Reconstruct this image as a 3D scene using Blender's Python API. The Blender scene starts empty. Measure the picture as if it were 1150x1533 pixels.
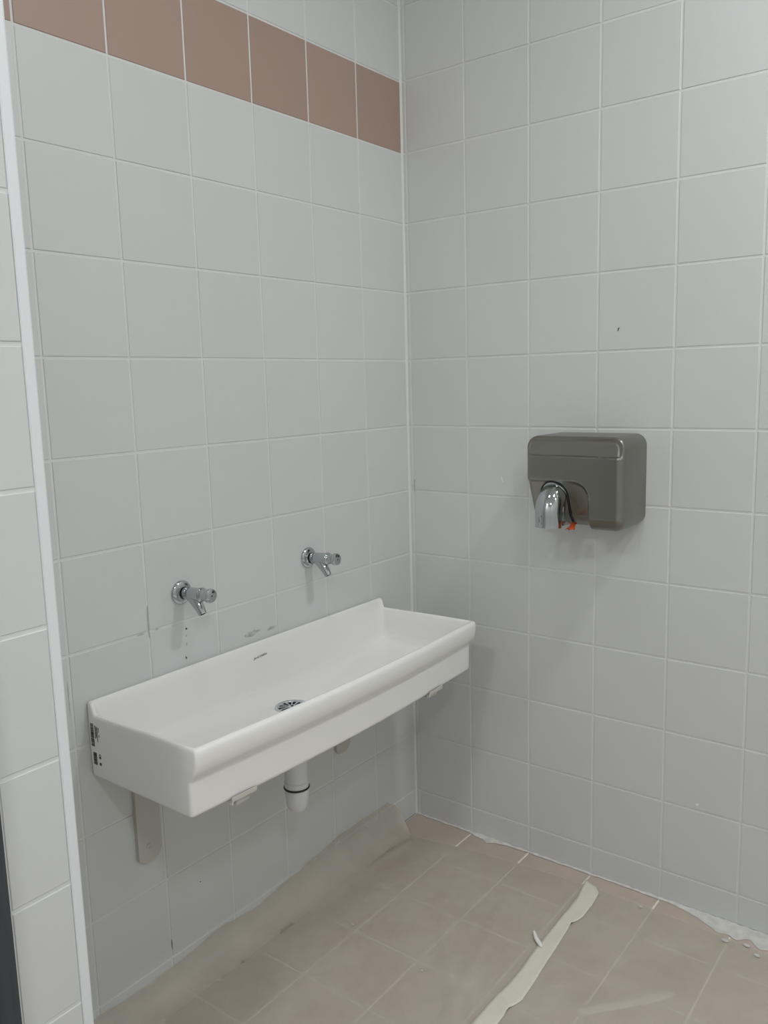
import bpy, bmesh, math, random
from mathutils import Vector, Matrix, noise

random.seed(7)
SC = bpy.context.scene
COL = SC.collection
D = bpy.data

# ------------------------------------------------------------------ camera
cam_d = D.cameras.new('camera')
cam = D.objects.new('camera', cam_d)
COL.objects.link(cam)
AZ, PI_, RO = 0.6541578928163063, -0.15318732534384455, -0.026972293914837298
fw = Vector((math.cos(PI_) * math.cos(AZ), math.cos(PI_) * math.sin(AZ), math.sin(PI_)))
rt = Vector((math.sin(AZ), -math.cos(AZ), 0))
up = rt.cross(fw)
r2 = math.cos(RO) * rt + math.sin(RO) * up
u2 = -math.sin(RO) * rt + math.cos(RO) * up
m = Matrix((r2, u2, -fw)).transposed().to_4x4()
m.translation = Vector((-2.11601, -1.51890, 1.41945))
cam.matrix_world = m
cam_d.sensor_fit = 'HORIZONTAL'
cam_d.sensor_width = 36
cam_d.lens = 36 * 1251.5467729 / 1150
cam_d.clip_start = 0.02
SC.camera = cam

# ------------------------------------------------------------------ light
w = D.worlds.new('world')
SC.world = w
w.use_nodes = True
w.node_tree.nodes['Background'].inputs[0].default_value = (0.9, 0.95, 1, 1)
w.node_tree.nodes['Background'].inputs[1].default_value = 0.1
SC.view_settings.view_transform = 'Standard'
SC.view_settings.look = 'None'
SC.view_settings.gamma = 1
SC.view_settings.use_curve_mapping = False
SC.view_settings.exposure = -0.07


def lamp(name, loc, size, power, col=(0.985, 0.995, 1.0)):
    l = D.lights.new(name, 'AREA')
    l.shape = 'DISK'
    l.size = size
    l.energy = power
    l.color = col
    o = D.objects.new(name, l)
    COL.objects.link(o)
    o.location = loc
    return o


CEIL = 2.9
LZ = CEIL - 0.03
lamp('ceiling_and_fill_light', (-0.52, -1.75, LZ), 0.18, 13.5)
lamp('ceiling_and_fill_light', (-2.37, -2.40, LZ), 0.26, 15)
lamp('ceiling_and_fill_light', (-3.00, -1.00, LZ), 0.28, 15)  # added fill lamp, no fitting known here; lifts the general room light
lamp('ceiling_and_fill_light', (-1.05, -0.72, LZ), 0.30, 2.4)  # added fill from above, brightens the basin and the left wall
lamp('ceiling_and_fill_light', (-0.50, -2.90, LZ), 0.30, 2.5)  # weak fill lamp added in the unseen back of the room


# ------------------------------------------------------------------ materials


def mat(name, col, rough=0.5, metal=0.0, spec=0.5, bump=None, vary=0.0, mottle=None, coat=0.0, aniso=0.0):
    """bump=(scale, strength, distance); mottle=(scale, amount)"""
    M = D.materials.new(name)
    M.use_nodes = True
    nt = M.node_tree
    b = nt.nodes['Principled BSDF']
    b.inputs['Base Color'].default_value = (*col, 1)
    b.inputs['Roughness'].default_value = rough
    b.inputs['Metallic'].default_value = metal
    b.inputs['Specular IOR Level'].default_value = spec
    b.inputs['Coat Weight'].default_value = coat
    if aniso:
        b.inputs['Anisotropic'].default_value = aniso
    src = None
    if vary:
        oi = nt.nodes.new('ShaderNodeObjectInfo')
        mr = nt.nodes.new('ShaderNodeMapRange')
        mr.inputs[3].default_value = 1 - vary
        mr.inputs[4].default_value = 1 + vary
        nt.links.new(oi.outputs['Random'], mr.inputs[0])
        src = mr.outputs[0]
    if mottle:
        tc = nt.nodes.new('ShaderNodeNewGeometry')
        n = nt.nodes.new('ShaderNodeTexNoise')
        n.inputs['Scale'].default_value = mottle[0]
        n.inputs['Detail'].default_value = 5
        nt.links.new(tc.outputs['Position'], n.inputs['Vector'])
        mr2 = nt.nodes.new('ShaderNodeMapRange')
        mr2.inputs[1].default_value = 0.3
        mr2.inputs[2].default_value = 0.7
        mr2.inputs[3].default_value = 1 - mottle[1]
        mr2.inputs[4].default_value = 1 + mottle[1]
        nt.links.new(n.outputs['Fac'], mr2.inputs[0])
        if src is not None:
            mu = nt.nodes.new('ShaderNodeMath')
            mu.operation = 'MULTIPLY'
            nt.links.new(src, mu.inputs[0])
            nt.links.new(mr2.outputs[0], mu.inputs[1])
            src = mu.outputs[0]
        else:
            src = mr2.outputs[0]
    if src is not None:
        vm = nt.nodes.new('ShaderNodeVectorMath')
        vm.operation = 'SCALE'
        vm.inputs[0].default_value = col
        nt.links.new(src, vm.inputs['Scale'])
        nt.links.new(vm.outputs[0], b.inputs['Base Color'])
    if bump:
        tc = nt.nodes.new('ShaderNodeNewGeometry')
        n = nt.nodes.new('ShaderNodeTexNoise')
        n.inputs['Scale'].default_value = bump[0]
        n.inputs['Detail'].default_value = 4
        nt.links.new(tc.outputs['Position'], n.inputs['Vector'])
        bn = nt.nodes.new('ShaderNodeBump')
        bn.inputs['Strength'].default_value = bump[1]
        bn.inputs['Distance'].default_value = bump[2]
        nt.links.new(n.outputs['Fac'], bn.inputs['Height'])
        nt.links.new(bn.outputs['Normal'], b.inputs['Normal'])
    return M


M_TILE = mat('painted_white_tile', (0.665, 0.68, 0.675), 0.38, bump=(14, 0.25, 0.004), vary=0.012, mottle=(3, 0.012))
M_PINK = mat('terracotta_tile', (0.415, 0.295, 0.243), 0.42, bump=(14, 0.2, 0.003), vary=0.03)
M_GROUT = mat('painted_grout', (0.74, 0.75, 0.74), 0.6, bump=(120, 0.4, 0.001), mottle=(9, 0.03))
M_FTILE = mat('beige_floor_tile', (0.525, 0.445, 0.385), 0.5, bump=(30, 0.2, 0.002), vary=0.03, mottle=(6, 0.07))
M_FGROUT = mat('pale_floor_grout', (0.86, 0.83, 0.79), 0.8, mottle=(12, 0.12))
M_WALL = mat('matt_wall_paint', (0.70, 0.71, 0.70), 0.7)
M_CEIL = mat('ceiling_paint', (0.75, 0.75, 0.74), 0.8)
M_TRIM = mat('white_plastic_profile', (0.80, 0.83, 0.85), 0.3)
M_DARK = mat('dark_grey_lacquer', (0.045, 0.055, 0.065), 0.35)
M_CERAM = mat('white_glazed_ceramic', (0.895, 0.89, 0.87), 0.12, spec=0.5, coat=0.3)
M_INK = mat('black_print', (0.03, 0.03, 0.03), 0.5)
M_SCRIPT = mat('grey_script_print', (0.20, 0.20, 0.20), 0.4)
M_CHROME = mat('chrome', (0.50, 0.53, 0.54), 0.07, 1.0)
M_STEEL = mat('brushed_steel', (0.275, 0.27, 0.245), 0.30, 1.0, mottle=(7, 0.05))
M_BLACK = mat('black_rubber', (0.015, 0.015, 0.015), 0.5)
M_ORANGE = mat('orange_film', (0.50, 0.075, 0.02), 0.4)
M_PVC = mat('white_pvc', (0.74, 0.75, 0.77), 0.35)
M_BRKT = mat('cream_enamelled_steel', (0.53, 0.52, 0.475), 0.45)
M_TAPE = mat('cream_masking_tape', (0.76, 0.735, 0.635), 0.6, bump=(90, 0.4, 0.001), mottle=(25, 0.03))
M_PLASTER = mat('white_plaster_dust', (0.66, 0.65, 0.62), 0.9, mottle=(45, 0.12))
M_SCUFF = mat('grey_scuff', (0.50, 0.51, 0.50), 0.8, mottle=(80, 0.25))
M_SPECK = mat('dark_speck', (0.10, 0.10, 0.09), 0.8)
M_WHITE = mat('white_plastic', (0.90, 0.89, 0.86), 0.35)
M_SLOT = mat('drain_well_black', (0.012, 0.014, 0.016), 0.7, spec=0.1)  # near-black for the painted shade in the drain, also the screw
M_GRID = mat('pale_chrome_plastic', (0.60, 0.64, 0.66), 0.25, 0.6)


def film_mat():
    M = D.materials.new('translucent_dust_film')
    M.use_nodes = True
    nt = M.node_tree
    b = nt.nodes['Principled BSDF']
    b.inputs['Base Color'].default_value = (0.70, 0.645, 0.56, 1)
    b.inputs['Roughness'].default_value = 0.42
    out = nt.nodes['Material Output']
    tr = nt.nodes.new('ShaderNodeBsdfTransparent')
    tr.inputs[0].default_value = (0.95, 0.93, 0.9, 1)
    mx = nt.nodes.new('ShaderNodeMixShader')
    g = nt.nodes.new('ShaderNodeNewGeometry')
    n = nt.nodes.new('ShaderNodeTexNoise')
    n.inputs['Scale'].default_value = 4.5
    n.inputs['Detail'].default_value = 4
    nt.links.new(g.outputs['Position'], n.inputs['Vector'])
    mr = nt.nodes.new('ShaderNodeMapRange')
    mr.inputs[1].default_value = 0.3
    mr.inputs[2].default_value = 0.7
    mr.inputs[3].default_value = 0.46
    mr.inputs[4].default_value = 0.68
    nt.links.new(n.outputs['Fac'], mr.inputs[0])
    # the upright part against the wall carries less dust than the floor part
    sx = nt.nodes.new('ShaderNodeSeparateXYZ')
    nt.links.new(g.outputs['Position'], sx.inputs[0])
    mz = nt.nodes.new('ShaderNodeMapRange')
    mz.inputs[1].default_value = 0.010
    mz.inputs[2].default_value = 0.085
    mz.inputs[3].default_value = 1.0
    mz.inputs[4].default_value = 0.55
    nt.links.new(sx.outputs['Z'], mz.inputs[0])
    mu = nt.nodes.new('ShaderNodeMath')
    mu.operation = 'MULTIPLY'
    nt.links.new(mr.outputs[0], mu.inputs[0])
    nt.links.new(mz.outputs[0], mu.inputs[1])
    nt.links.new(mu.outputs[0], mx.inputs[0])
    nt.links.new(tr.outputs[0], mx.inputs[1])
    nt.links.new(b.outputs[0], mx.inputs[2])
    nt.links.new(mx.outputs[0], out.inputs[0])
    n2 = nt.nodes.new('ShaderNodeTexNoise')
    n2.inputs['Scale'].default_value = 22
    n2.inputs['Detail'].default_value = 3
    n2.inputs['Distortion'].default_value = 1.2
    nt.links.new(g.outputs['Position'], n2.inputs['Vector'])
    bn = nt.nodes.new('ShaderNodeBump')
    bn.inputs['Strength'].default_value = 0.25
    bn.inputs['Distance'].default_value = 0.004
    nt.links.new(n2.outputs['Fac'], bn.inputs['Height'])
    nt.links.new(bn.outputs['Normal'], b.inputs['Normal'])
    return M


M_FILM = film_mat()

# ------------------------------------------------------------------ helpers
ORG = {}   # world origin of every object made


def tag(o, label=None, cat=None, group=None, kind=None):
    if label: o['label'] = label
    if cat: o['category'] = cat
    if group: o['group'] = group
    if kind: o['kind'] = kind
    return o


def empty(name, loc, label, cat, group=None):
    o = D.objects.new(name, None)
    o.empty_display_size = 0.05
    COL.objects.link(o)
    o.location = loc
    ORG[o.name] = Vector(loc)
    return tag(o, label, cat, group)


def mesh_obj(name, verts, faces, material, parent=None, smooth=None, label=None):
    """verts in world coordinates; smooth = auto-smooth angle in degrees or None for flat"""
    vs = [Vector(v) for v in verts]
    if parent is not None:
        og = ORG[parent.name]
    else:
        lo = Vector([min(v[i] for v in vs) for i in range(3)])
        hi = Vector([max(v[i] for v in vs) for i in range(3)])
        og = Vector(((lo.x + hi.x) / 2, (lo.y + hi.y) / 2, lo.z))
    me = D.meshes.new(name)
    me.from_pydata([v - og for v in vs], [], faces)
    bm = bmesh.new()
    bm.from_mesh(me)
    bmesh.ops.recalc_face_normals(bm, faces=bm.faces)
    if smooth is not None:
        lim = math.radians(smooth)
        for f in bm.faces: f.smooth = True
        for e in bm.edges:
            if len(e.link_faces) == 2 and e.calc_face_angle(0) > lim: e.smooth = False
    bm.to_mesh(me)
    bm.free()
    me.materials.append(material)
    o = D.objects.new(name, me)
    COL.objects.link(o)
    if parent is not None:
        o.parent = parent
    else:
        o.location = og
    ORG[o.name] = og
    if label: o['label'] = label
    return o


def box_vf(x0, x1, y0, y1, z0, z1):
    v = [(x, y, z) for z in (z0, z1) for y in (y0, y1) for x in (x0, x1)]
    f = [(0, 2, 3, 1), (4, 5, 7, 6), (0, 1, 5, 4), (2, 6, 7, 3), (0, 4, 6, 2), (1, 3, 7, 5)]
    return v, f


def box(name, x0, x1, y0, y1, z0, z1, material, parent=None, bev=0.0, label=None):
    v, f = box_vf(x0, x1, y0, y1, z0, z1)
    if not bev:
        return mesh_obj(name, v, f, material, parent, label=label)
    bm = bmesh.new()
    bv = [bm.verts.new(p) for p in v]
    for q in f: bm.faces.new([bv[i] for i in q])
    bmesh.ops.bevel(bm, geom=bm.edges[:], offset=bev, segments=2, profile=0.5, affect='EDGES')
    bm.verts.index_update()
    vv = [p.co.copy() for p in bm.verts]
    ff = [[p.index for p in q.verts] for q in bm.faces]
    bm.free()
    return mesh_obj(name, vv, ff, material, parent, 35, label)


def join(*vfs):
    V, F = [], []
    for v, f in vfs:
        k = len(V)
        V += list(v)
        F += [[i + k for i in q] for q in f]
    return V, F


def frame_of(axis):
    a = Vector(axis).normalized()
    h = Vector((0, 0, 1)) if abs(a.z) < 0.9 else Vector((1, 0, 0))
    s = a.cross(h).normalized()
    return a, s, s.cross(a).normalized()


def lathe_vf(o, axis, prof, n=32):
    """prof = [(along, radius)]"""
    a, s, t = frame_of(axis)
    o = Vector(o)
    V, F, rings = [], [], []
    for d, r in prof:
        if r < 1e-6:
            V.append(o + a * d)
            rings.append([len(V) - 1])
        else:
            k = len(V)
            for i in range(n):
                th = 2 * math.pi * i / n
                V.append(o + a * d + (s * math.cos(th) + t * math.sin(th)) * r)
            rings.append(list(range(k, k + n)))
    for A, B in zip(rings, rings[1:]):
        for i in range(n):
            j = (i + 1) % n
            if len(A) == 1 and len(B) == 1: break
            if len(A) == 1: F.append((A[0], B[j], B[i]))
            elif len(B) == 1: F.append((A[i], A[j], B[0]))
            else: F.append((A[i], A[j], B[j], B[i]))
    return V, F


def loft_vf(rings, cap0=True, cap1=True):
    V, F = [], []
    n = len(rings[0])
    for r in rings: V += [Vector(p) for p in r]
    for k in range(len(rings) - 1):
        for i in range(n):
            j = (i + 1) % n
            F.append((k * n + i, k * n + j, (k + 1) * n + j, (k + 1) * n + i))
    if cap0: F.append(list(range(n))[::-1])
    if cap1: F.append([(len(rings) - 1) * n + i for i in range(n)])
    return V, F


def tube_vf(path, radii, n=16, cap0=True, cap1=True, squash=1.0):
    P = [Vector(p) for p in path]
    rings = []
    prev = None
    for i, p in enumerate(P):
        d = (P[min(i + 1, len(P) - 1)] - P[max(i - 1, 0)]).normalized()
        if prev is None:
            _, s, t = frame_of(d)
        else:
            s = (prev - d * prev.dot(d)).normalized()
            t = s.cross(d)
        prev = s
        r = radii[i] if hasattr(radii, '__len__') else radii
        rings.append([p + s * (r * math.cos(2 * math.pi * k / n)) + t * (r * squash * math.sin(2 * math.pi * k / n)) for k in range(n)])
    return loft_vf(rings, cap0, cap1)


def prism_vf(outline, axis, d0, d1):
    """outline: list of 3D points in a plane; extruded along axis between d0 and d1"""
    a = Vector(axis)
    return loft_vf([[Vector(p) + a * d0 for p in outline], [Vector(p) + a * d1 for p in outline]])


def sstep(a, b, x):
    t = min(1, max(0, (x - a) / (b - a)))   # also runs downwards when b < a
    return t * t * (3 - 2 * t)


# ------------------------------------------------------------------ setting
PITCH, Z0, GAP = 0.2, 0.0854, 0.0050
OL, OR = 0.20826, 0.21652
LIP = 0.0016          # joint depth
tile_cache = {}


def tile_mesh(wd, ht, material):
    """a bevelled slab in local coordinates, face towards -Y at y=0, centred in x and z"""
    key = (round(wd, 4), round(ht, 4), material.name)
    if key in tile_cache: return tile_cache[key]
    a, c = wd / 2, ht / 2
    b = 0.0013
    V = []
    for (ia, y) in ((b, 0.0), (0.0003, 0.0007), (0.0, 0.003)):
        V += [(-a + ia, y, -c + ia), (a - ia, y, -c + ia), (a - ia, y, c - ia), (-a + ia, y, c - ia)]
    F = [(0, 1, 2, 3)]
    for k in (0, 4):
        for i in range(4):
            j = (i + 1) % 4
            F.append((k + j, k + i, k + 4 + i, k + 4 + j))
    me = D.meshes.new('tile')
    me.from_pydata(V, [], F)
    me.materials.append(material)
    tile_cache[key] = me
    return me


def place_tile(parent, me, loc, rotz, jit=True, flat=False):
    o = D.objects.new('tile', me)
    COL.objects.link(o)
    o.parent = parent
    l = Vector(loc) - ORG[parent.name]
    j = random.uniform(-0.0003, 0.0003) if jit else 0
    nrm = Vector((0, 0, 1)) if flat else Vector((math.sin(rotz), -math.cos(rotz), 0))
    o.location = l + nrm * j
    e = 0.0016
    if flat:
        o.rotation_euler = (-math.pi / 2 + random.uniform(-e, e), random.uniform(-e, e) * 0, 0)
    else:
        o.rotation_euler = (random.uniform(-e, e), 0, rotz + random.uniform(-e, e))
    return o


ROWS = [(0.0, Z0)] + [(Z0 + k * PITCH, Z0 + (k + 1) * PITCH) for k in range(14)] + [(Z0 + 14 * PITCH, CEIL)]
BAND = 11      # index in ROWS of the coloured course (2.085 - 2.285 m)

# left wall (plane y = 0, faces -y)
wl = box('wall_left', -1.56, 0.12, LIP, 0.12, 0, CEIL, M_GROUT)
tag(wl, 'white painted tiled wall with one terracotta course, behind the long sink', kind='structure')
xs = [0.0, -OL] + [-OL - i * PITCH for i in range(1, 7)]
xs.append(-1.47)
for ri, (za, zb) in enumerate(ROWS):
    for xa, xb in zip(xs, xs[1:]):
        g0 = 0.006 if xa == 0.0 else GAP / 2
        wd = xa - xb - g0 - GAP / 2
        mt = M_PINK if ri == BAND else M_TILE
        place_tile(wl, tile_mesh(wd, zb - za - GAP, mt), (xa - g0 - wd / 2, 0, (za + zb) / 2), 0)

mesh_obj('sealant_bead', *prism_vf([(0.0015, 0.0015, 0), (-0.0065, 0.0015, 0), (-0.0062, -0.0006, 0), (-0.0030, -0.0028, 0), (-0.0008, -0.0042, 0), (0.0015, -0.0042, 0)], (0, 0, 1), 0.0, CEIL), M_GROUT, wl, 60)

# right wall (plane x = 0, faces -x)
wr = box('wall_right', LIP, 0.12, -3.2, 0, 0, CEIL, M_GROUT)
tag(wr, 'white painted tiled wall carrying the hand dryer', kind='structure')
ys = [0.0, -(OR - PITCH)] + [-OR - i * PITCH for i in range(0, 9)]
for (za, zb) in ROWS:
    for ya, yb in zip(ys, ys[1:]):
        g0 = 0.002 if ya == 0.0 else GAP / 2
        wd = ya - yb - g0 - GAP / 2
        place_tile(wr, tile_mesh(wd, zb - za - GAP, M_TILE), (0, ya - g0 - wd / 2, (za + zb) / 2), -math.pi / 2)

# pillar / door wall: face in the plane y = -0.42
XP0, XP1, YP = -1.5850, -1.4705, -0.42
wp = box('wall_door', XP0, XP1 - 0.001, YP + LIP, -0.0005, 0, CEIL, M_GROUT)
tag(wp, 'narrow white tiled wall end between dark door frame and sink recess', kind='structure')
for (za, zb) in ROWS:
    x0, x1 = -1.5795, -1.4875
    place_tile(wp, tile_mesh(x1 - x0, zb - za - GAP - 0.0010, M_TILE), ((x0 + x1) / 2, YP, (za + zb) / 2), 0)
    for ya, yb in ((YP + 0.004, YP + 0.2), (YP + 0.2, -0.002)):
        place_tile(wp, tile_mesh(yb - ya - GAP, zb - za - GAP, M_TILE), (XP1 + 0.0006, (ya + yb) / 2, (za + zb) / 2), math.pi / 2)
# edge profile (L section with a rounded nose)
pf = [(-1.4865, YP - 0.0002), (-1.4850, YP - 0.0022), (-1.4730, YP - 0.0026), (-1.4708, YP - 0.0016),
      (-1.4696, YP + 0.0006), (-1.4694, YP + 0.010), (-1.4705, YP + 0.012), (-1.4712, YP + 0.003), (-1.4865, YP + 0.003)]
tr = mesh_obj('trim_1', *prism_vf([(x, y, 0) for x, y in pf], (0, 0, 1), 0.0, CEIL), M_TRIM, smooth=25)
tag(tr, 'white plastic edge profile up the tiled wall end', kind='structure')

# dark metal door frame and leaf left of the wall end
dr = empty('door_1', (-2.05, YP, 0), 'dark blue grey metal door frame at the left edge', None)
dr['kind'] = 'structure'
jp = [(-1.5858, YP - 0.004), (-1.5858, YP + 0.11), (-1.640, YP + 0.11), (-1.640, YP + 0.045), (-1.652, YP + 0.045),
      (-1.652, YP - 0.004), (-1.640, YP - 0.012), (-1.618, YP - 0.012), (-1.614, YP - 0.007), (-1.596, YP - 0.007), (-1.592, YP - 0.010), (-1.587, YP - 0.010)]
mesh_obj('door_jamb', *prism_vf([(x, y, 0) for x, y in jp], (0, 0, 1), 0.0, 2.12), M_DARK, dr, 20)
mesh_obj('door_jamb', *prism_vf([(-4.10 - x, y, 0) for x, y in jp], (0, 0, 1), 0.0, 2.12), M_DARK, dr, 20)
box('door_header', -2.450, -1.650, YP - 0.012, YP + 0.11, 2.06, 2.12, M_DARK, dr, 0.004)
leaf = box('door_leaf', -2.446, -1.654, YP + 0.002, YP + 0.044, 0.008, 2.056, M_DARK, dr, 0.003)
mesh_obj('door_handle', *tube_vf([(-1.72, YP + 0.004, 1.03), (-1.72, YP - 0.05, 1.03), (-1.735, YP - 0.056, 1.03), (-1.84, YP - 0.056, 1.03)], 0.009), M_CHROME, leaf, 40)

# unseen rest of the room: walls, ceiling
o = box('wall_rear', -3.4, 0.12, -3.32, -3.2, 0, CEIL, M_WALL); tag(o, 'plain painted wall behind the viewer', kind='structure')
o = box('wall_far', -3.52, -3.4, -3.2, 0.0, 0, CEIL, M_WALL); tag(o, 'plain painted wall at the far left', kind='structure')
o = mesh_obj('wall_upper', *join(box_vf(-3.4, -2.516, YP, YP + 0.1, 0, CEIL), box_vf(-2.516, XP0 - 0.0002, YP, YP + 0.1, 2.121, CEIL)), M_WALL)
tag(o, 'plain painted wall around the dark door', kind='structure')
o = box('ceiling', -3.52, 0.12, -3.32, 0.12, CEIL, CEIL + 0.1, M_CEIL); tag(o, 'plain white ceiling', kind='structure')

# floor
fl = box('floor', -3.4, 0.0, -3.2, 0.0, -0.1, -LIP, M_FGROUT)
tag(fl, 'beige tiled floor under the dust sheet', kind='structure')
fx = [0.0, -0.19] + [-0.19 - 0.2 * i for i in range(1, 12)]
fy = [0.0, -0.0165] + [-OR - 0.2 * i for i in range(0, 9)]
for xa, xb in zip(fx, fx[1:]):
    for ya, yb in zip(fy, fy[1:]):
        if ya == 0.0: continue
        if xb < XP1 - 0.12 and ya > YP: continue
        yy = 0.0 if abs(ya + 0.0165) < 1e-6 else ya
        place_tile(fl, tile_mesh(xa - xb - 0.005, yy - yb - 0.005, M_FTILE), ((xa + xb) / 2, (yy + yb) / 2, 0), 0, True, True)

# ------------------------------------------------------------------ the trough sink
SX0, SX1, SZB, SZR = -1.178, -0.1765, 0.6135, 0.7575
DRX, DRY, DRZ = -0.703, -0.134, 0.638


def ring(x0, x1, yf, yb, z, r, splash=0.0):
    """rounded rectangle, counter-clockwise from the rear left; splash raises the strip along the wall"""
    off = [0.0015, 0.004, 0.007, 0.010, 0.013, 0.016, 0.019, 0.022, 0.026, 0.032, 0.045, 0.08, 0.13, 0.2]
    NB = 34
    pts = []
    dyl = abs(yb - yf)
    L = [yb - r - k * (dyl - 2 * r) / 0.33 for k in off]
    arc = 5
    for k in range(arc):           # rear-left corner
        t = math.pi / 2 + (math.pi / 2) * k / (arc - 1)
        pts.append((x0 + r + r * math.cos(t), yb - r + r * math.sin(t)))
    pts += [(x0, y) for y in L]
    for k in range(arc):
        t = math.pi + (math.pi / 2) * k / (arc - 1)
        pts.append((x0 + r + r * math.cos(t), yf + r + r * math.sin(t)))
    for k in range(1, NB): pts.append((x0 + r + (x1 - x0 - 2 * r) * k / NB, yf))
    for k in range(arc):
        t = 1.5 * math.pi + (math.pi / 2) * k / (arc - 1)
        pts.append((x1 - r + r * math.cos(t), yf + r + r * math.sin(t)))
    pts += [(x1, y) for y in L[::-1]]
    for k in range(arc):
        t = (math.pi / 2) * k / (arc - 1)
        pts.append((x1 - r + r * math.cos(t), yb - r + r * math.sin(t)))
    for k in range(1, NB): pts.append((x1 - r - (x1 - x0 - 2 * r) * k / NB, yb))
    out = []
    for x, y in pts:
        s = sstep(-0.0265, -0.0145, y) * splash
        if splash > 0.01: s -= 0.0045 * sstep(-0.28, -0.03, y)
        out.append(Vector((x, y, z + s)))
    return out


def bow(x):
    """the front of the trough swells gently outwards in plan"""
    u = abs((x - (SX0 + SX1) / 2) / ((SX1 - SX0) / 2))
    return 0.019 * (1 - min(1, u) ** 2) ** 1.25


def make_sink():
    SP = 0.0252
    R = []
    yb = -0.0012
    A = lambda e, yf, z, r=0.006, sp=0.0, b=yb: R.append(ring(SX0 + e, SX1 - e, yf, b, z, r, sp))
    A(0.010, -0.310, SZB, 0.008)
    A(0.004, -0.3190, SZB + 0.0008, 0.008)
    A(0.001, -0.3220, SZB + 0.0035, 0.008)
    A(0.0, -0.3230, SZB + 0.009, 0.008)
    A(0.0, -0.3230, 0.6835, 0.006)
    A(0.0, -0.3236, 0.6875, 0.006)
    A(0.0, -0.3258, 0.6905, 0.006)
    A(0.0, -0.3298, 0.6950, 0.006)
    A(0.0, -0.3342, 0.7005, 0.006)
    A(0.0, -0.3382, 0.7070, 0.006)
    A(0.0, -0.3414, 0.7145, 0.006)
    A(0.0, -0.3438, 0.7235, 0.006, SP * 0.4)
    A(0.0, -0.3452, 0.7330, 0.006, SP * 0.75)
    A(0.0, -0.3458, 0.7425, 0.006, SP * 0.9)
    A(0.0002, -0.3455, 0.7500, 0.006, SP * 0.97)
    A(0.0012, -0.3436, 0.7545, 0.006, SP)
    A(0.0030, -0.3408, SZR - 0.0008, 0.006, SP, yb - 0.0025)
    A(0.0056, -0.3362, SZR, 0.006, SP + 0.0006, yb - 0.0060)
    A(0.0078, -0.3332, SZR - 0.0004, 0.007, SP + 0.0002, -0.0110)
    A(0.0098, -0.3305, SZR - 0.0022, 0.009, SP - 0.0020, -0.0138)
    A(0.0115, -0.3284, SZR - 0.0060, 0.011, SP - 0.0065, -0.0160)
    A(0.0130, -0.3268, SZR - 0.0130, 0.014, 0.004, -0.0185)
    A(0.0155, -0.3240, SZR - 0.0450, 0.018, 0.0, -0.0225)
    A(0.0185, -0.3200, SZR - 0.0760, 0.020, 0.0, -0.0262)
    A(0.0210, -0.3165, SZR - 0.0880, 0.022, 0.0, -0.0290)
    A(0.0260, -0.3110, SZR - 0.0955, 0.025, 0.0, -0.0340)
    A(0.0325, -0.3040, SZR - 0.1000, 0.028, 0.0, -0.0400)
    A(0.0410, -0.2960, SZR - 0.1018, 0.030, 0.0, -0.0475)
    for rg in R:
        for p in rg: p.y -= bow(p.x) * sstep(-0.10, -0.28, p.y)
    base = R[-1]
    circ = []
    for p in base:
        d = Vector((p.x - DRX, p.y - DRY, 0))
        # spread the directions so the ring is even in angle
        circ.append(math.atan2(d.y, d.x))
    for f in (0.3, 0.6, 0.85):
        rg = []
        for p, a in zip(base, circ):
            c = Vector((DRX + 0.056 * math.cos(a), DRY + 0.056 * math.sin(a), DRZ + 0.004))
            q = p.lerp(c, f)
            rg.append(q)
        R.append(rg)
    for rr, zz in ((0.056, DRZ + 0.0035), (0.048, DRZ + 0.0018), (0.044, DRZ), (0.040, DRZ - 0.004), (0.030, DRZ - 0.010), (0.026, DRZ - 0.02)):
        R.append([Vector((DRX + rr * math.cos(a), DRY + rr * math.sin(a), zz)) for a in circ])
    return loft_vf(R, True, True)


sk = empty('trough_sink', (-0.677, -0.16, SZB), 'long white ceramic trough sink hung on the left tiled wall', 'sink')
mesh_obj('basin', *make_sink(), M_CERAM, sk, 60)


def strainer():
    # flange disc with radial slots: built from sectors around the openings
    n = 48
    prof = [(-0.004, 0.0415), (-0.001, 0.0430), (0.0014, 0.0415), (0.0016, 0.0375), (0.0004, 0.0355), (-0.0016, 0.0335)]
    V, F = lathe_vf((DRX, DRY, DRZ), (0, 0, 1), prof, n)
    # spokes between 12 slots
    V2, F2 = [], []
    for k in range(12):
        a0 = 2 * math.pi * (k + 0.36) / 12
        a1 = 2 * math.pi * (k + 0.64) / 12
        b0 = 2 * math.pi * (k + 0.30) / 12
        b1 = 2 * math.pi * (k + 0.70) / 12
        i = len(V2)
        for z in (DRZ - 0.0018, DRZ + 0.0006):
            for rad, t0, t1 in ((0.009, a0 - 0.05, a1 + 0.05), (0.0345, b0 + 0.03, b1 - 0.03)):
                V2.append((DRX + rad * math.cos(t0), DRY + rad * math.sin(t0), z))
                V2.append((DRX + rad * math.cos(t1), DRY + rad * math.sin(t1), z))
        F2 += [(i, i + 1, i + 3, i + 2), (i + 4, i + 6, i + 7, i + 5), (i, i + 4, i + 5, i + 1), (i + 2, i + 3, i + 7, i + 6), (i, i + 2, i + 6, i + 4), (i + 1, i + 5, i + 7, i + 3)]
    hub = lathe_vf((DRX, DRY, DRZ), (0, 0, 1), [(-0.002, 0.0098), (0.0004, 0.0100), (0.0014, 0.0085), (0.0014, 0.004), (0.0004, 0.003), (0.0004, 0)], 24)
    return join((V, F), (V2, F2), hub)


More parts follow.
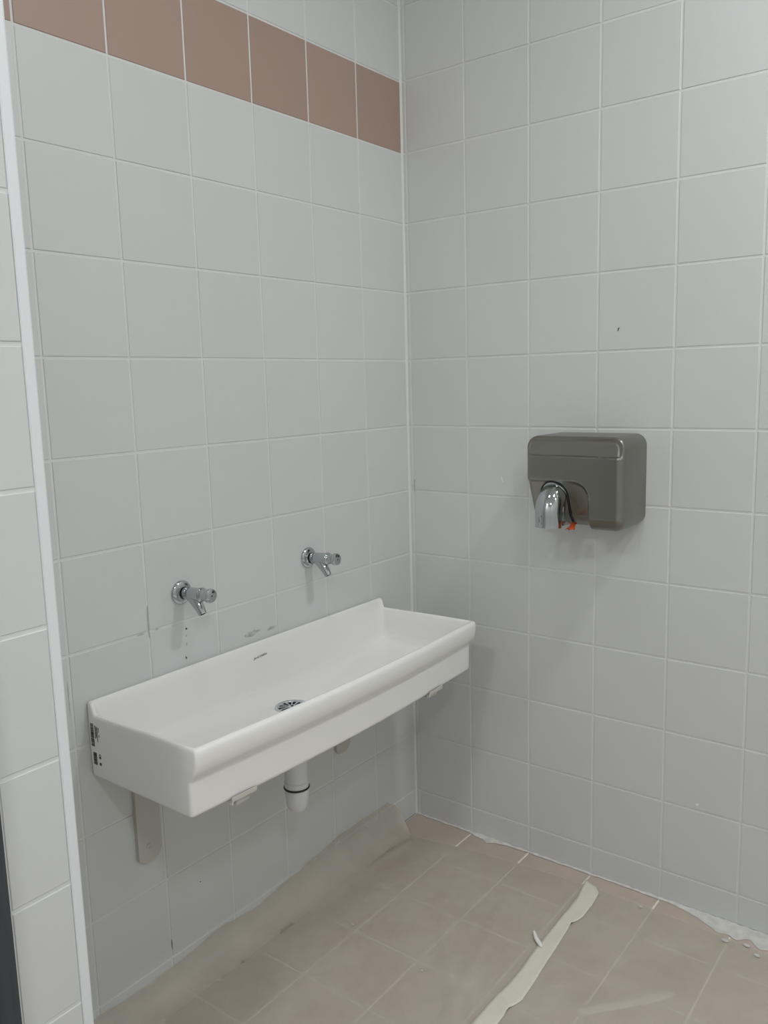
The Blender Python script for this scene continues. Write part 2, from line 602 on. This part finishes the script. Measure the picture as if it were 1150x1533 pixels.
st = mesh_obj('drain_strainer', *strainer(), M_GRID, sk, 35, 'round chrome drain strainer with radial slots')
mesh_obj('drain_well_shade', *lathe_vf((DRX, DRY, DRZ - 0.0065), (0, 0, 1), [(0, 0), (0, 0.0335), (0.0036, 0.0345), (0.0036, 0)], 24), M_SLOT, st)  # shallow black disc: shade behind the slots painted into its colour
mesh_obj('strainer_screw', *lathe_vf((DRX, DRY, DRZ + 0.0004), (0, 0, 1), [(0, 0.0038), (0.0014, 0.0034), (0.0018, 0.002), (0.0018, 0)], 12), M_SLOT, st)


def text_obj(name, body, size, matrix, material, parent, shear=0.0, extrude=0.0002, bold=0.0):
    c = D.curves.new(name, 'FONT')
    c.body = body
    c.size = size
    c.shear = shear
    c.extrude = extrude
    c.offset = bold
    c.resolution_u = 3
    t = D.objects.new(name, c)
    COL.objects.link(t)
    dg = bpy.context.evaluated_depsgraph_get()
    me = D.meshes.new_from_object(t.evaluated_get(dg))
    D.objects.remove(t)
    V = [matrix @ v.co for v in me.vertices]
    F = [list(p.vertices) for p in me.polygons]
    D.meshes.remove(me)
    return mesh_obj(name, V, F, material, parent)


# maker's signature on the inner rear wall of the basin
tilt = math.atan2(0.003, 0.027)
ex = Vector((1, 0, 0.05)).normalized()
ez = Vector((0, math.sin(0.11), math.cos(0.11)))
mm = Matrix((ex, ez, ex.cross(ez))).transposed().to_4x4()
mm.translation = Vector((-0.7165, -0.0210, 0.7400))
text_obj('signature', 'Jacob Delafon', 0.0082, mm, M_SCRIPT, sk, 0.45)

# printed marking on the left end face (plane x = SX0)
SXP = SX0 - 0.0004


def flatbar(y0, y1, z0, z1):
    return box_vf(SXP, SX0 + 0.0002, y0, y1, z0, z1)


bars = []
z = 0.734
while z > 0.685:
    h = random.choice((0.0007, 0.0011, 0.0017, 0.0024))
    bars.append(flatbar(-0.0215, -0.0105, z - h, z))
    z -= h + random.choice((0.0004, 0.0007, 0.0010))
mesh_obj('barcode', *join(*bars), M_INK, sk, label='black barcode printed on the end face')
rows = []
for yy, z0, z1 in ((-0.0265, 0.703, 0.7315), (-0.0300, 0.706, 0.7300), (-0.0335, 0.697, 0.7300), (-0.0385, 0.719, 0.7295), (-0.0390, 0.7085, 0.7135)):
    z = z1
    while z > z0:
        h = random.uniform(0.0012, 0.0032)
        rows.append(flatbar(yy - 0.0012, yy + 0.0010, max(z0, z - h), z))
        z -= h + random.uniform(0.0004, 0.0009)
mesh_obj('printed_lines', *join(*rows), M_INK, sk, label='rows of tiny black print beside the barcode')
rows = []
z = 0.671
while z > 0.645:
    h = random.choice((0.0007, 0.0012, 0.0018))
    rows.append(flatbar(-0.0260, -0.0140, z - h, z))
    z -= h + random.choice((0.0005, 0.0008))
mesh_obj('small_barcode', *join(*rows), M_INK, sk, label='small black barcode printed lower on the end face')
mt = Matrix((Vector((0, 0, -1)), Vector((0, -1, 0)) * -1, Vector((-1, 0, 0)))).transposed().to_4x4()
# reading direction downwards, seen from -x: text x axis = -z, text y axis = -y (towards the room)
mt = Matrix((Vector((0, 0, -1)), Vector((0, -1, 0)), Vector((-1, 0, 0)))).transposed().to_4x4()
if mt.determinant() < 0:
    mt = Matrix((Vector((0, 0, -1)), Vector((0, 1, 0)), Vector((-1, 0, 0)))).transposed().to_4x4()
    mt.translation = Vector((SX0 - 0.0003, -0.0395, 0.671))
else:
    mt.translation = Vector((SX0 - 0.0003, -0.0345, 0.671))
text_obj('conformity_mark', 'CE', 0.0085, mt, M_INK, sk, 0, 0.0001, 0.0004)
mesh_obj('printed_dot', *lathe_vf((SXP, -0.0375, 0.6490), (1, 0, 0), [(0, 0), (0, 0.0034), (0.0006, 0.0034), (0.0006, 0)], 20), M_INK, sk)

# ------------------------------------------------------------------ sink brackets


def bracket(xc, label):
    b = empty('sink_bracket', (xc, 0, 0.36), label, 'bracket', 'steel brackets under the trough sink')
    hw = 0.0315
    out = [(xc - hw, 0, 0.606), (xc + hw, 0, 0.606), (xc + hw, 0, 0.395)]
    for k in range(1, 9):
        t = -math.pi / 2 * k / 9
        out.append((xc + hw - 0.030 + 0.030 * math.cos(t), 0, 0.390 + 0.030 * math.sin(t)))
    out += [(xc + 0.0, 0, 0.3600), (xc - hw + 0.012, 0, 0.3610), (xc - hw, 0, 0.372)]
    pl = mesh_obj('wall_plate', *prism_vf(out, (0, -1, 0), 0.0, 0.011), M_BRKT, b, 30)
    bo = lathe_vf((xc - 0.004, -0.011, 0.397), (0, -1, 0), [(0, 0.0075), (0.0012, 0.0072), (0.0016, 0.004), (0.0008, 0.0035), (0.0008, 0)], 18)
    mesh_obj('bolt', *bo, M_BRKT, pl, 30)
    box('arm', xc - 0.018, xc + 0.018, -0.330, -0.0115, 0.598, SZB - 0.0006, M_BRKT, b, 0.002)
    # upturned lip that grips the lower front edge of the sink
    def lip_ring(x):
        q = bow(x)
        return [(x, y - q, z) for y, z in ((-0.318, 0.6128), (-0.318, 0.6100), (-0.3250, 0.6096), (-0.3285, 0.6115), (-0.3294, 0.6195), (-0.3284, 0.6216), (-0.3264, 0.6210), (-0.3250, 0.6140))]
    lv = loft_vf([lip_ring(xc - 0.0315 + 0.063 * k / 8) for k in range(9)])
    hk = tube_vf([(xc - 0.0325, -0.3215 - bow(xc), 0.6085), (xc - 0.0345, -0.3270 - bow(xc), 0.6060), (xc - 0.0350, -0.3300 - bow(xc), 0.6090), (xc - 0.0315, -0.3296 - bow(xc), 0.6175)], 0.0016, 8)
    mesh_obj('lip', *join(lv, hk), M_BRKT, b, 35)
    return b


bracket(-1.0535, 'cream steel bracket under the near left end of the sink')
bracket(-0.3720, 'cream steel bracket under the right end of the sink, mostly hidden')

# ------------------------------------------------------------------ bottle trap
TX, TY = -0.706, -0.140
tp = empty('bottle_trap', (TX, TY, 0.365), 'white plastic bottle trap with a black sealing ring under the sink', 'drain trap')
bd = lathe_vf((TX, TY, 0.4335), (0, 0, 1), [(0, 0.024), (0, 0.0305), (0.012, 0.0305), (0.014, 0.0285), (0.120, 0.0285), (0.123, 0.031), (0.145, 0.031), (0.148, 0.026), (0.176, 0.026)], 36)
body = mesh_obj('trap_body', *bd, M_PVC, tp, 30)
mesh_obj('outlet_pipe', *tube_vf([(TX, TY + 0.02, 0.535), (TX, -0.03, 0.535), (TX, -0.0002, 0.535)], 0.016, 20), M_PVC, tp, 40)
mesh_obj('sealing_ring', *lathe_vf((TX, TY, 0.4285), (0, 0, 1), [(0, 0.029), (0.0003, 0.0322), (0.0025, 0.0330), (0.0046, 0.0322), (0.005, 0.029)], 36), M_BLACK, tp, 40, 'thin black rubber ring')
cup = [(0.0, 0.0), (0.001, 0.012), (0.004, 0.0215), (0.012, 0.0255), (0.030, 0.0285), (0.050, 0.0305), (0.0575, 0.0308), (0.060, 0.029)]
mesh_obj('trap_cup', *lathe_vf((TX, TY, 0.3690), (0, 0, 1), cup, 36), M_PVC, tp, 40)

# ------------------------------------------------------------------ push taps


def tap(x, z, label):
    t = empty('push_tap', (x, 0, z), label, 'tap', 'chrome push taps on the tiled wall')
    a = Vector((0.015, -1, 0.045)).normalized()
    o = Vector((x, -0.0002, z))
    mesh_obj('wall_flange', *lathe_vf(o, (0, -1, 0), [(0, 0.0275), (0.003, 0.0278), (0.0055, 0.0262), (0.0075, 0.022), (0.0085, 0.0165), (0.012, 0.0145)], 40), M_CHROME, t, 40)
    bd = lathe_vf(o, a, [(0.006, 0.0125), (0.016, 0.0130), (0.018, 0.0142), (0.055, 0.0150), (0.068, 0.0158), (0.0705, 0.0150), (0.0715, 0.0120), (0.0715, 0)], 36)
    b = mesh_obj('tap_body', *bd, M_CHROME, t, 40)
    # spout: swept ellipse that leaves the underside and drops forward
    P0 = o + a * 0.030
    path, ra = [], []
    pts = [(0.030, -0.002, 0.0130), (0.041, -0.008, 0.0142), (0.050, -0.016, 0.0142), (0.058, -0.026, 0.0126), (0.0645, -0.035, 0.0112), (0.0705, -0.0455, 0.0098)]
    rings = []
    for i, (d, dz, r) in enumerate(pts):
        p = o + a * d + Vector((0, 0, dz))
        d0 = pts[max(i - 1, 0)]
        d1 = pts[min(i + 1, len(pts) - 1)]
        tn = (a * (d1[0] - d0[0]) + Vector((0, 0, d1[1] - d0[1]))).normalized()
        s = Vector((1, 0, 0))
        q = tn.cross(s).normalized()
        rings.append([p + s * (r * 0.92 * math.cos(2 * math.pi * k / 24)) + q * (r * math.sin(2 * math.pi * k / 24)) for k in range(24)])
    # hollow mouth
    p = o + a * pts[-1][0] + Vector((0, 0, pts[-1][1]))
    last = rings[-1]
    rings.append([p + (v - p) * 0.72 for v in last])
    rings.append([v - tn * 0.006 for v in rings[-1]])
    mesh_obj('spout', *loft_vf(rings), M_CHROME, t, 45)
    kn = lathe_vf(o, a, [(0.0705, 0.0135), (0.0715, 0.0160), (0.0730, 0.0166), (0.0745, 0.0158), (0.0760, 0.0140), (0.0800, 0.0128), (0.0900, 0.0128),
                         (0.0930, 0.0150), (0.0945, 0.0160), (0.1020, 0.0160), (0.1040, 0.0152), (0.1050, 0.0135), (0.1050, 0)], 36)
    k = mesh_obj('push_button', *kn, M_CHROME, t, 35)
    fc = o + a * 0.1050
    mesh_obj('button_dot', *lathe_vf(fc + Vector((0.0, 0, 0.0)), a, [(0, 0.0018), (0.0004, 0.0018), (0.0004, 0)], 10), M_INK, k)
    mesh_obj('button_mark', *lathe_vf(fc + Vector((0.0045, 0, 0.0085)), a, [(-0.0003, 0.0026), (0.0004, 0.0026), (0.0004, 0)], 10), M_INK, k)
    return t


tap(-0.9130, 0.9550, 'chrome push tap on the left, over the near half of the long sink')
tap(-0.4800, 0.9580, 'chrome push tap on the right, nearer the room corner')

# ------------------------------------------------------------------ hand dryer
HY0, HY1, HZ0, HZ1, HD = -0.7530, -0.4870, 1.0360, 1.2735, 0.158
hd = empty('hand_dryer', (0, (HY0 + HY1) / 2, HZ0), 'brushed steel automatic hand dryer with a chrome nozzle on the right wall', 'hand dryer')


def recess(y, z):
    """depth of the arched hollow around the nozzle"""
    yr, zt, rr = -0.664, 1.163, 0.045
    # signed distance to the arch (right side vertical, rounded shoulder, open to left and below)
    ax = y - yr
    az = zt - z
    if ax < rr and az < rr:
        d = rr - math.hypot(rr - ax, rr - az)
    else:
        d = min(ax, az)
    if d <= 0: return 0.0
    deep = 0.004 + 0.047 * min(1, az / 0.118)
    if az <= 0: return 0.0
    return deep * sstep(0.0, 0.010, d)


def dryer_shell():
    NU, NV = 96, 92
    cy, cz = (HY0 + HY1) / 2, (HZ0 + HZ1) / 2
    hw, hh, cr = (HY1 - HY0) / 2, (HZ1 - HZ0) / 2, 0.030

    def warp(t):     # denser near the edges
        return math.copysign(1 - (1 - abs(t)) ** 1.6, t) * 0.55 + t * 0.45

    idx = {}
    V, F = [], []
    for i in range(NU + 1):
        for j in range(NV + 1):
            a = warp(-1 + 2 * i / NU) * hw
            b = warp(-1 + 2 * j / NV) * hh
            # squeeze the rectangle into a rounded rectangle along rays from the centre
            k = max(abs(a) / hw, abs(b) / hh)
            if k > 1e-6:
                ea, eb = a / k, b / k
                if abs(ea) > hw - cr and abs(eb) > hh - cr:
                    qa, qb = abs(ea) - (hw - cr), abs(eb) - (hh - cr)
                    # distance along the ray to the corner arc
                    dx, dy = abs(ea), abs(eb)
                    cx_, cy_ = hw - cr, hh - cr
                    A = dx * dx + dy * dy
                    B = dx * cx_ + dy * cy_
                    C_ = cx_ * cx_ + cy_ * cy_ - cr * cr
                    s = (B + math.sqrt(max(0, B * B - A * C_))) / A
                    a *= s
                    b *= s
            # edge distance for the rounding of the front
            sa, sb = abs(a), abs(b)
            if sa > hw - cr and sb > hh - cr:
                e = cr - math.hypot(sa - (hw - cr), sb - (hh - cr))
            else:
                e = min(hw - sa, hh - sb)
            e = max(e, 0)
            y, z = cy + a, cz + b
            re = 0.019
            dep = HD if e > re else HD - re + math.sqrt(max(0, re * re - (re - e) ** 2))
            # crease: band above it sits back and leans towards the wall
            lean = sstep(1.2210, 1.2255, z)
            inset = lean * 0.0058 + max(0, z - 1.226) * 0.22
            dep -= inset * sstep(0.0, 0.014, e)
            # upper front leans a touch
            # lower edge: chamfered under
            if z < 1.0665: dep -= (1.0665 - z) * 0.42
            rc = recess(y, z)
            dep -= rc
            V.append((-max(dep, 0.03), y, z))
            idx[i, j] = len(V) - 1
    for i in range(NU):
        for j in range(NV):
            F.append((idx[i, j], idx[i + 1, j], idx[i + 1, j + 1], idx[i, j + 1]))
    # side walls back to the tiles (bottom is open to the wall at a slant)
    loop = [(i, 0) for i in range(NU)] + [(NU, j) for j in range(NV)] + [(i, NV) for i in range(NU, 0, -1)] + [(0, j) for j in range(NV, 0, -1)]
    base = len(V)
    n = len(loop)
    for q in loop:
        x, y, z = V[idx[q]]
        V.append((-0.018, y, z))
    for q in loop:
        x, y, z = V[idx[q]]
        V.append((-0.0006, y, max(z, HZ0 + 0.012)))
    for k in range(n):
        k2 = (k + 1) % n
        F.append((idx[loop[k]], idx[loop[k2]], base + k2, base + k))
        F.append((base + k, base + k2, base + n + k2, base + n + k))
    F.append([base + n + k for k in range(n)])
    return V, F


cover = mesh_obj('cover', *dryer_shell(), M_STEEL, hd, 40)


def arch(yc, hw, zb, zc, n=20):
    pts = [(yc - hw, zb + (zc - zb) * k / 8) for k in range(8)]
    for k in range(n + 1):
        t = math.pi - math.pi * k / n
        pts.append((yc + hw * math.cos(t), zc + hw * math.sin(t)))
    pts += [(yc + hw, zc - (zc - zb) * k / 8) for k in range(1, 9)]
    return pts


NY = -0.5615


def floor_x(z):
    return -(HD - recess(NY, z) - (max(0, 1.0665 - z) * 0.42))


g = arch(NY, 0.0394, HZ0 + 0.010, 1.1180)
mesh_obj('gasket', *loft_vf([[(-0.05, y, z) for y, z in g], [(floor_x(z) - 0.0020, y, z) for y, z in g]]), M_BLACK, hd, label='black rubber gasket around the nozzle')
base = arch(NY, 0.0360, 1.0435, 1.1185)
rings = []
for s in range(7):
    f = s / 6
    rg = []
    for y, z in base:
        x0 = floor_x(z)
        x1 = -0.150 if z < 1.1 else -0.150 + (z - 1.1) * 0.55
        xx = x0 + (min(x1, x0 - 0.004) - x0) * f
        rg.append((xx, NY + (y - NY) * (1 - 0.10 * f * f), z))
    rings.append(rg)
path, rad = [], []
for k in range(4): path.append((-0.095 - 0.010 * k, NY, 1.1200)); rad.append(0.0352)
for k in range(1, 13):
    t = math.pi / 2 * k / 12
    path.append((-0.125 - 0.046 * math.sin(t), NY, 1.074 + 0.046 * math.cos(t)))
    rad.append(0.0352 - 0.0006 * k / 12)
path += [(-0.171, NY, 1.060), (-0.1715, NY, 1.048), (-0.172, NY, 1.0400)]
rad += [0.0342, 0.0338, 0.0342]
V, F = tube_vf(path, rad, 36, True, False)
n0 = len(V) - 36
ctr = Vector((-0.172, NY, 1.0400))
inner = [ctr + (Vector(v) - ctr) * 0.9 for v in V[n0:]]
deepr = [v + Vector((0, 0, 0.02)) for v in inner]
k0 = len(V)
V += inner + deepr
for i in range(36):
    j = (i + 1) % 36
    F.append((n0 + i, n0 + j, k0 + j, k0 + i))
    F.append((k0 + i, k0 + j, k0 + 36 + j, k0 + 36 + i))
F.append([k0 + 36 + i for i in range(36)])
nz = mesh_obj('nozzle', *join(loft_vf(rings), (V, F)), M_CHROME, hd, 40, 'chrome elbow nozzle')
# crumpled orange scrap hanging under the gasket
ov, of = [], []
for k in range(9):
    a = k / 8
    for j in range(4):
        ov.append((-0.138 + 0.010 * math.sin(3.1 * a + j) - 0.006 * j, -0.6035 - 0.022 * a + 0.004 * math.sin(5 * j + k), 1.0505 - 0.0045 * j + 0.0016 * math.sin(k * 2.2 + j * 1.7)))
for k in range(8):
    for j in range(3):
        of.append((k * 4 + j, k * 4 + j + 1, k * 4 + j + 5, k * 4 + j + 4))
orange = mesh_obj('torn_tab', ov, of, M_ORANGE, hd, 60, 'crumpled orange plastic scrap below the gasket')
md = orange.modifiers.new('thickness', 'SOLIDIFY')
md.thickness = 0.0012

# ------------------------------------------------------------------ protective film on the floor
EDGE = [(-3.2, 0.07), (-1.47, 0.070), (-1.198, 0.0684), (-1.07, 0.060), (-0.98, 0.066), (-0.88, 0.078), (-0.80, 0.074), (-0.72, 0.066), (-0.64, 0.080), (-0.537, 0.089),
        (-0.403, 0.109), (-0.24, 0.1082), (-0.172, 0.108), (0, 0.108)]


def lut(T, x):
    for (a, va), (b, vb) in zip(T, T[1:]):
        if a <= x <= b: return va + (vb - va) * (x - a) / (b - a)
    return T[0][1] if x < T[0][0] else T[-1][1]


XEDGE = [(-1.30, -0.085), (-0.95, -0.066), (-0.80, -0.058), (-0.61, -0.060), (-0.42, -0.072), (-0.30, -0.085), (-0.22, -0.103), (-0.11, -0.118), (-0.075, -0.133), (-0.03, -0.10), (0.0, -0.07)]


def film_z(x, y, lift):
    p = Vector((x * 5, y * 5, 0.3))
    v = noise.noise(p) * 0.0022 + noise.noise(p * 3.1) * 0.0010
    # long soft creases fanning out from the tape
    c = 0.0
    for (px, py, qx, qy, hgt, wid) in ((-0.72, -0.60, -0.35, -0.33, 0.0045, 0.016), (-0.80, -0.55, -0.62, -0.20, 0.004, 0.018), (-0.70, -0.58, -0.28, -0.48, 0.003, 0.012),
                                       (-0.47, -0.74, -0.18, -0.86, 0.004, 0.016), (-0.60, -0.76, -0.32, -0.72, 0.003, 0.012), (-0.52, -0.80, -0.34, -0.95, 0.004, 0.014),
                                       (-0.16, -0.09, -0.52, -0.055, 0.006, 0.012), (-0.52, -0.055, -0.95, -0.03, 0.003, 0.012)):
        dx, dy = qx - px, qy - py
        L = dx * dx + dy * dy
        t = ((x - px) * dx + (y - py) * dy) / L
        tc_ = min(1, max(0, t))
        d = math.hypot(x - px - dx * tc_, y - py - dy * tc_)
        c += hgt * math.exp(-(d / wid) ** 2)
    return max(0.0010, 0.0030 + v + c + lift)


def film_sheet(name, ya, yb, xlim, label, lift=0.0, wall=True):
    """sheet between y=ya (towards the wall) and yb; right edge ragged, rear edge climbing the wall"""
    V, F = [], []
    nx = 150
    rowsy = []
    if wall:
        for k in range(9): rowsy.append(('w', 1 - k / 8))
    ny = 60
    for k in range(ny + 1): rowsy.append(('f', k / ny))
    y_start = -0.0035
    for kind, s in rowsy:
        for i in range(nx + 1):
            f = i / nx
            if kind == 'w':
                xr = lut([(0, -0.128), (0.15, -0.116), (0.4, -0.108), (0.65, -0.108), (0.8, -0.116), (0.92, -0.135), (1, -0.165)], s)
                x = xlim + (xr - xlim) * f
                h = lut(EDGE, x)
                h += 0.004 * noise.noise(Vector((x * 22, 0, 0)))
                # cove between floor and wall
                t = s
                bow = 0.050 + 0.012 * noise.noise(Vector((x * 6, 1, 0)))
                y = -0.0032 - (bow + 0.012) * (1 - t) ** 1.7
                zz = 0.003 + (h - 0.003) * t ** 1.55 + 0.0018 * noise.noise(Vector((x * 12, t * 4, 2)))
                z = max(zz, 0.0026)
            else:
                y0 = (-0.0032 - 0.062 - 0.012 * noise.noise(Vector(((xlim + (-0.1 - xlim) * f) * 6, 1, 0)))) if wall else ya
                y = y0 + (yb - y0) * s
                y += 0.004 * noise.noise(Vector((f * 9, s * 2, 5))) * (1 if not wall or s > 0.5 else 0)
                xr = lut(XEDGE, y) + 0.006 * noise.noise(Vector((y * 16, 0, 7)))
                if wall: xr = -0.128 + (xr + 0.128) * sstep(0, 0.08, s)
                x = xlim + (xr - xlim) * f
                z = film_z(x, y, lift)
                if f > 0.97: z = max(0.001, z * (1 - (f - 0.97) / 0.03 * 0.6))
            V.append((x, y, z))
    W = nx + 1
    for r in range(len(rowsy) - 1):
        for i in range(nx):
            F.append((r * W + i, r * W + i + 1, (r + 1) * W + i + 1, (r + 1) * W + i))
    o = mesh_obj(name, V, F, M_FILM, None, 70)
    tag(o, label, 'floor sheet', None)
    return o


film_sheet('protective_film', 0, -0.665, -1.462, 'dusty translucent film over the floor under the sink, turned up the wall')
film_sheet('protective_film', -0.650, -2.0, -2.6, 'dusty translucent film over the floor along the right wall, right of the tape', 0.0012, False)

# ------------------------------------------------------------------ masking tape
TL = [(-0.0440, -0.6207), (-0.075, -0.6235), (-0.1350, -0.6330), (-0.215, -0.634), (-0.300, -0.634), (-0.3950, -0.637), (-0.475, -0.642), (-0.545, -0.640), (-0.6150, -0.636), (-0.6893, -0.6359), (-0.80, -0.637), (-1.05, -0.640), (-1.45, -0.640)]
TR = [(-0.0580, -0.6560), (-0.0826, -0.6751), (-0.142, -0.681), (-0.2050, -0.681), (-0.250, -0.668), (-0.345, -0.677), (-0.420, -0.683), (-0.505, -0.690), (-0.570, -0.694), (-0.605, -0.682), (-0.6548, -0.6843), (-0.79, -0.688), (-1.05, -0.690), (-1.45, -0.690)]


def interp(P, t):
    L = [0]
    for a, b in zip(P, P[1:]): L.append(L[-1] + math.dist(a, b))
    s = t * L[-1]
    for k in range(len(P) - 1):
        if L[k] <= s <= L[k + 1] + 1e-9:
            f = (s - L[k]) / max(1e-9, L[k + 1] - L[k])
            return (P[k][0] + (P[k + 1][0] - P[k][0]) * f, P[k][1] + (P[k + 1][1] - P[k][1]) * f)
    return P[-1]


def tape(name, A, B, zof, label, n=120, mcols=7):
    V, F = [], []
    for i in range(n + 1):
        a, b = interp(A, i / n), interp(B, i / n)
        for j in range(mcols):
            f = j / (mcols - 1)
            x, y = a[0] + (b[0] - a[0]) * f, a[1] + (b[1] - a[1]) * f
            V.append((x, y, zof(x, y, f)))
    for i in range(n):
        for j in range(mcols - 1):
            F.append((i * mcols + j, i * mcols + j + 1, (i + 1) * mcols + j + 1, (i + 1) * mcols + j))
    o = mesh_obj(name, V, F, M_TAPE, None, 60)
    tag(o, label, 'tape', None)
    md = o.modifiers.new('thickness', 'SOLIDIFY')
    md.thickness = 0.0003
    md.offset = 1
    return o


def tz(x, y, f):
    z = film_z(x, y, 0.0012) + 0.0012
    for cx_, amp in ((-0.235, 0.006), (-0.600, 0.006), (-0.07, 0.003)):
        d = (x + (f - 0.5) * 0.03) - cx_
        z += amp * math.exp(-(d / 0.010) ** 2) * (0.35 + 0.65 * f)
    return z + 0.0006 * noise.noise(Vector((x * 40, y * 40, 1)))


tape('masking_tape', TL, TR, tz, 'long crumpled strip of cream masking tape across the floor film')
A2 = [(-0.515, -0.800), (-0.470, -0.838), (-0.425, -0.880), (-0.372, -0.925), (-0.335, -0.960)]
B2 = [(-0.530, -0.822), (-0.485, -0.862), (-0.440, -0.902), (-0.387, -0.948), (-0.345, -0.972)]
tape('masking_tape', A2, B2, lambda x, y, f: 0.0008, 'short piece of masking tape showing through the film at lower right', 30, 4)

# white plastic scrap lying on the tape
pa = tz(-0.361, -0.63, 0.0) + 0.004
sc = tube_vf([(-0.338, -0.6065, pa + 0.003), (-0.345, -0.6125, pa + 0.0025), (-0.356, -0.6215, pa + 0.0012), (-0.366, -0.6330, pa + 0.0008), (-0.3745, -0.6440, pa), (-0.378, -0.6490, pa)],
             [0.0022, 0.0042, 0.0052, 0.0060, 0.0052, 0.0030], 12, True, True, 0.55)
o = mesh_obj('plastic_scrap', *sc, M_WHITE, None, 50)
tag(o, 'small white plastic scrap lying on the edge of the masking tape', 'scrap')

# ------------------------------------------------------------------ plaster residue along the wall foot
V, F = [], []
n = 360
for i in range(n + 1):
    y = -0.002 - 1.95 * i / n
    wv = 0.006 + 0.004 * noise.noise(Vector((y * 30, 0, 0))) + 0.012 * sstep(-0.68, -0.92, y) * (0.6 + noise.noise(Vector((y * 14, 3, 0))))
    wv += 0.03 * math.exp(-((y + 0.28) / 0.05) ** 2) * (0.6 + 0.7 * noise.noise(Vector((y * 40, 8, 0))))
    wv += (0.045 + 0.03 * noise.noise(Vector((y * 26, 5, 0)))) * sstep(-0.86, -1.02, y)
    wv = max(0.003, wv)
    hh = 0.0055 + 0.0025 * noise.noise(Vector((y * 45, 2, 0)))
    for f, zf in ((0, 1), (0.25, 0.8), (0.5, 0.35), (0.8, 0.2), (1.0, 0.0)):
        V.append((-0.0004 - wv * f, y, 0.0006 + max(0.0005, hh * zf * (0.6 + 0.5 * noise.noise(Vector((f * 9, y * 60, 4)))))))
for i in range(n):
    for j in range(4):
        F.append((i * 5 + j, i * 5 + j + 1, (i + 1) * 5 + j + 1, (i + 1) * 5 + j))
o = mesh_obj('plaster_residue', V, F, M_PLASTER, None, 60)
tag(o, 'ragged white plaster residue along the foot of the right wall', 'plaster', kind='stuff')
# flakes of the same plaster lying about
for k, (x, y, s) in enumerate(((-0.075, -0.79, 0.006), (-0.085, -1.01, 0.012), (-0.075, -1.06, 0.010), (-0.10, -1.09, 0.009), (-0.58, -0.20, 0.004), (-0.62, -0.45, 0.004))):
    nn = 9
    top, bot = [], []
    zb = 0.0010 if x > -0.06 else film_z(x, y, 0.0012) + 0.0003
    for i in range(nn):
        a = 2 * math.pi * i / nn
        r = s * (0.6 + 0.4 * random.random())
        bot.append((x + r * math.cos(a) * 0.7, y + r * math.sin(a), zb))
        top.append((x + r * 0.7 * math.cos(a) * 0.7, y + r * 0.7 * math.sin(a), zb + 0.0022))
    o = mesh_obj('plaster_flake', *loft_vf([bot, top]), M_PLASTER, None, 30)
    tag(o, ['tiny plaster flake on the film edge, right of the tape', 'leftmost of three plaster flakes at the lower right edge',
            'middle one of three plaster flakes at the lower right edge', 'rightmost of three plaster flakes at the lower right edge',
            'tiny white crumb on the film under the sink', 'tiny white crumb on the film left of the tape'][k], 'plaster flake', 'plaster flakes on the floor')

# ------------------------------------------------------------------ scuffs and specks on the painted tiles


def blot(name, wallobj, on, a, z, da, dz, material, nn=12, rough=0.45, rot=0.0):
    """thin irregular patch on wall 'L' (plane y=0) or 'R' (plane x=0)"""
    P = []
    for i in range(nn):
        t = 2 * math.pi * i / nn
        r = 1 - rough * random.random()
        u, v = da * r * math.cos(t), dz * r * math.sin(t)
        u, v = u * math.cos(rot) - v * math.sin(rot), u * math.sin(rot) + v * math.cos(rot)
        P.append((u, v))
    if on == 'L':
        V, F = loft_vf([[(a + u, 0.0002, z + v) for u, v in P], [(a + u * 0.9, -0.0008, z + v * 0.9) for u, v in P]])
    else:
        V, F = loft_vf([[(0.0002, a - u, z + v) for u, v in P], [(-0.0008, a - u * 0.9, z + v * 0.9) for u, v in P]])
    return mesh_obj(name, V, F, material, wallobj)


blot('dark_mark', wr, 'R', -0.6721, 1.5395, 0.0022, 0.0075, M_SPECK, rot=-0.35)
blot('pale_scratch', wr, 'R', -0.3303, 1.134, 0.0020, 0.012, M_WHITE, rot=0.3)
blot('white_speck', wr, 'R', -0.9076, 0.3014, 0.004, 0.004, M_WHITE)
blot('grey_smear', wr, 'R', -0.0200, 1.100, 0.0035, 0.026, M_SCUFF)
blot('grey_smear', wl, 'L', -0.700, 0.8010, 0.034, 0.0085, M_SCUFF, 16, 0.5, 0.05)
blot('grey_smear', wl, 'L', -0.628, 0.7975, 0.024, 0.0045, M_SCUFF, 16, 0.5, 0.05)
blot('dark_speck', wl, 'L', -0.9047, 0.866, 0.0030, 0.0030, M_SPECK)
blot('dark_speck', wl, 'L', -0.9050, 0.850, 0.0018, 0.0035, M_SCUFF)
blot('dark_speck', wl, 'L', -0.9060, 0.829, 0.0015, 0.0050, M_SCUFF)
blot('dark_speck', wl, 'L', -0.9095, 0.797, 0.0022, 0.0050, M_SPECK, rot=0.3)
blot('dark_speck', wl, 'L', -0.9114, 0.229, 0.0022, 0.0022, M_SPECK)
blot('joint_gap', wl, 'L', -1.0066, 0.118, 0.0010, 0.018, M_SPECK)
blot('joint_gap', wl, 'L', -1.0080, 0.905, 0.0009, 0.050, M_SCUFF)
blot('joint_gap', wl, 'L', -1.2150, 0.80, 0.0009, 0.045, M_SCUFF)
blot('joint_gap', wl, 'L', -1.030, 0.8850, 0.012, 0.0012, M_SCUFF)
blot('joint_gap', wl, 'L', -0.985, 0.8860, 0.007, 0.0014, M_SCUFF)
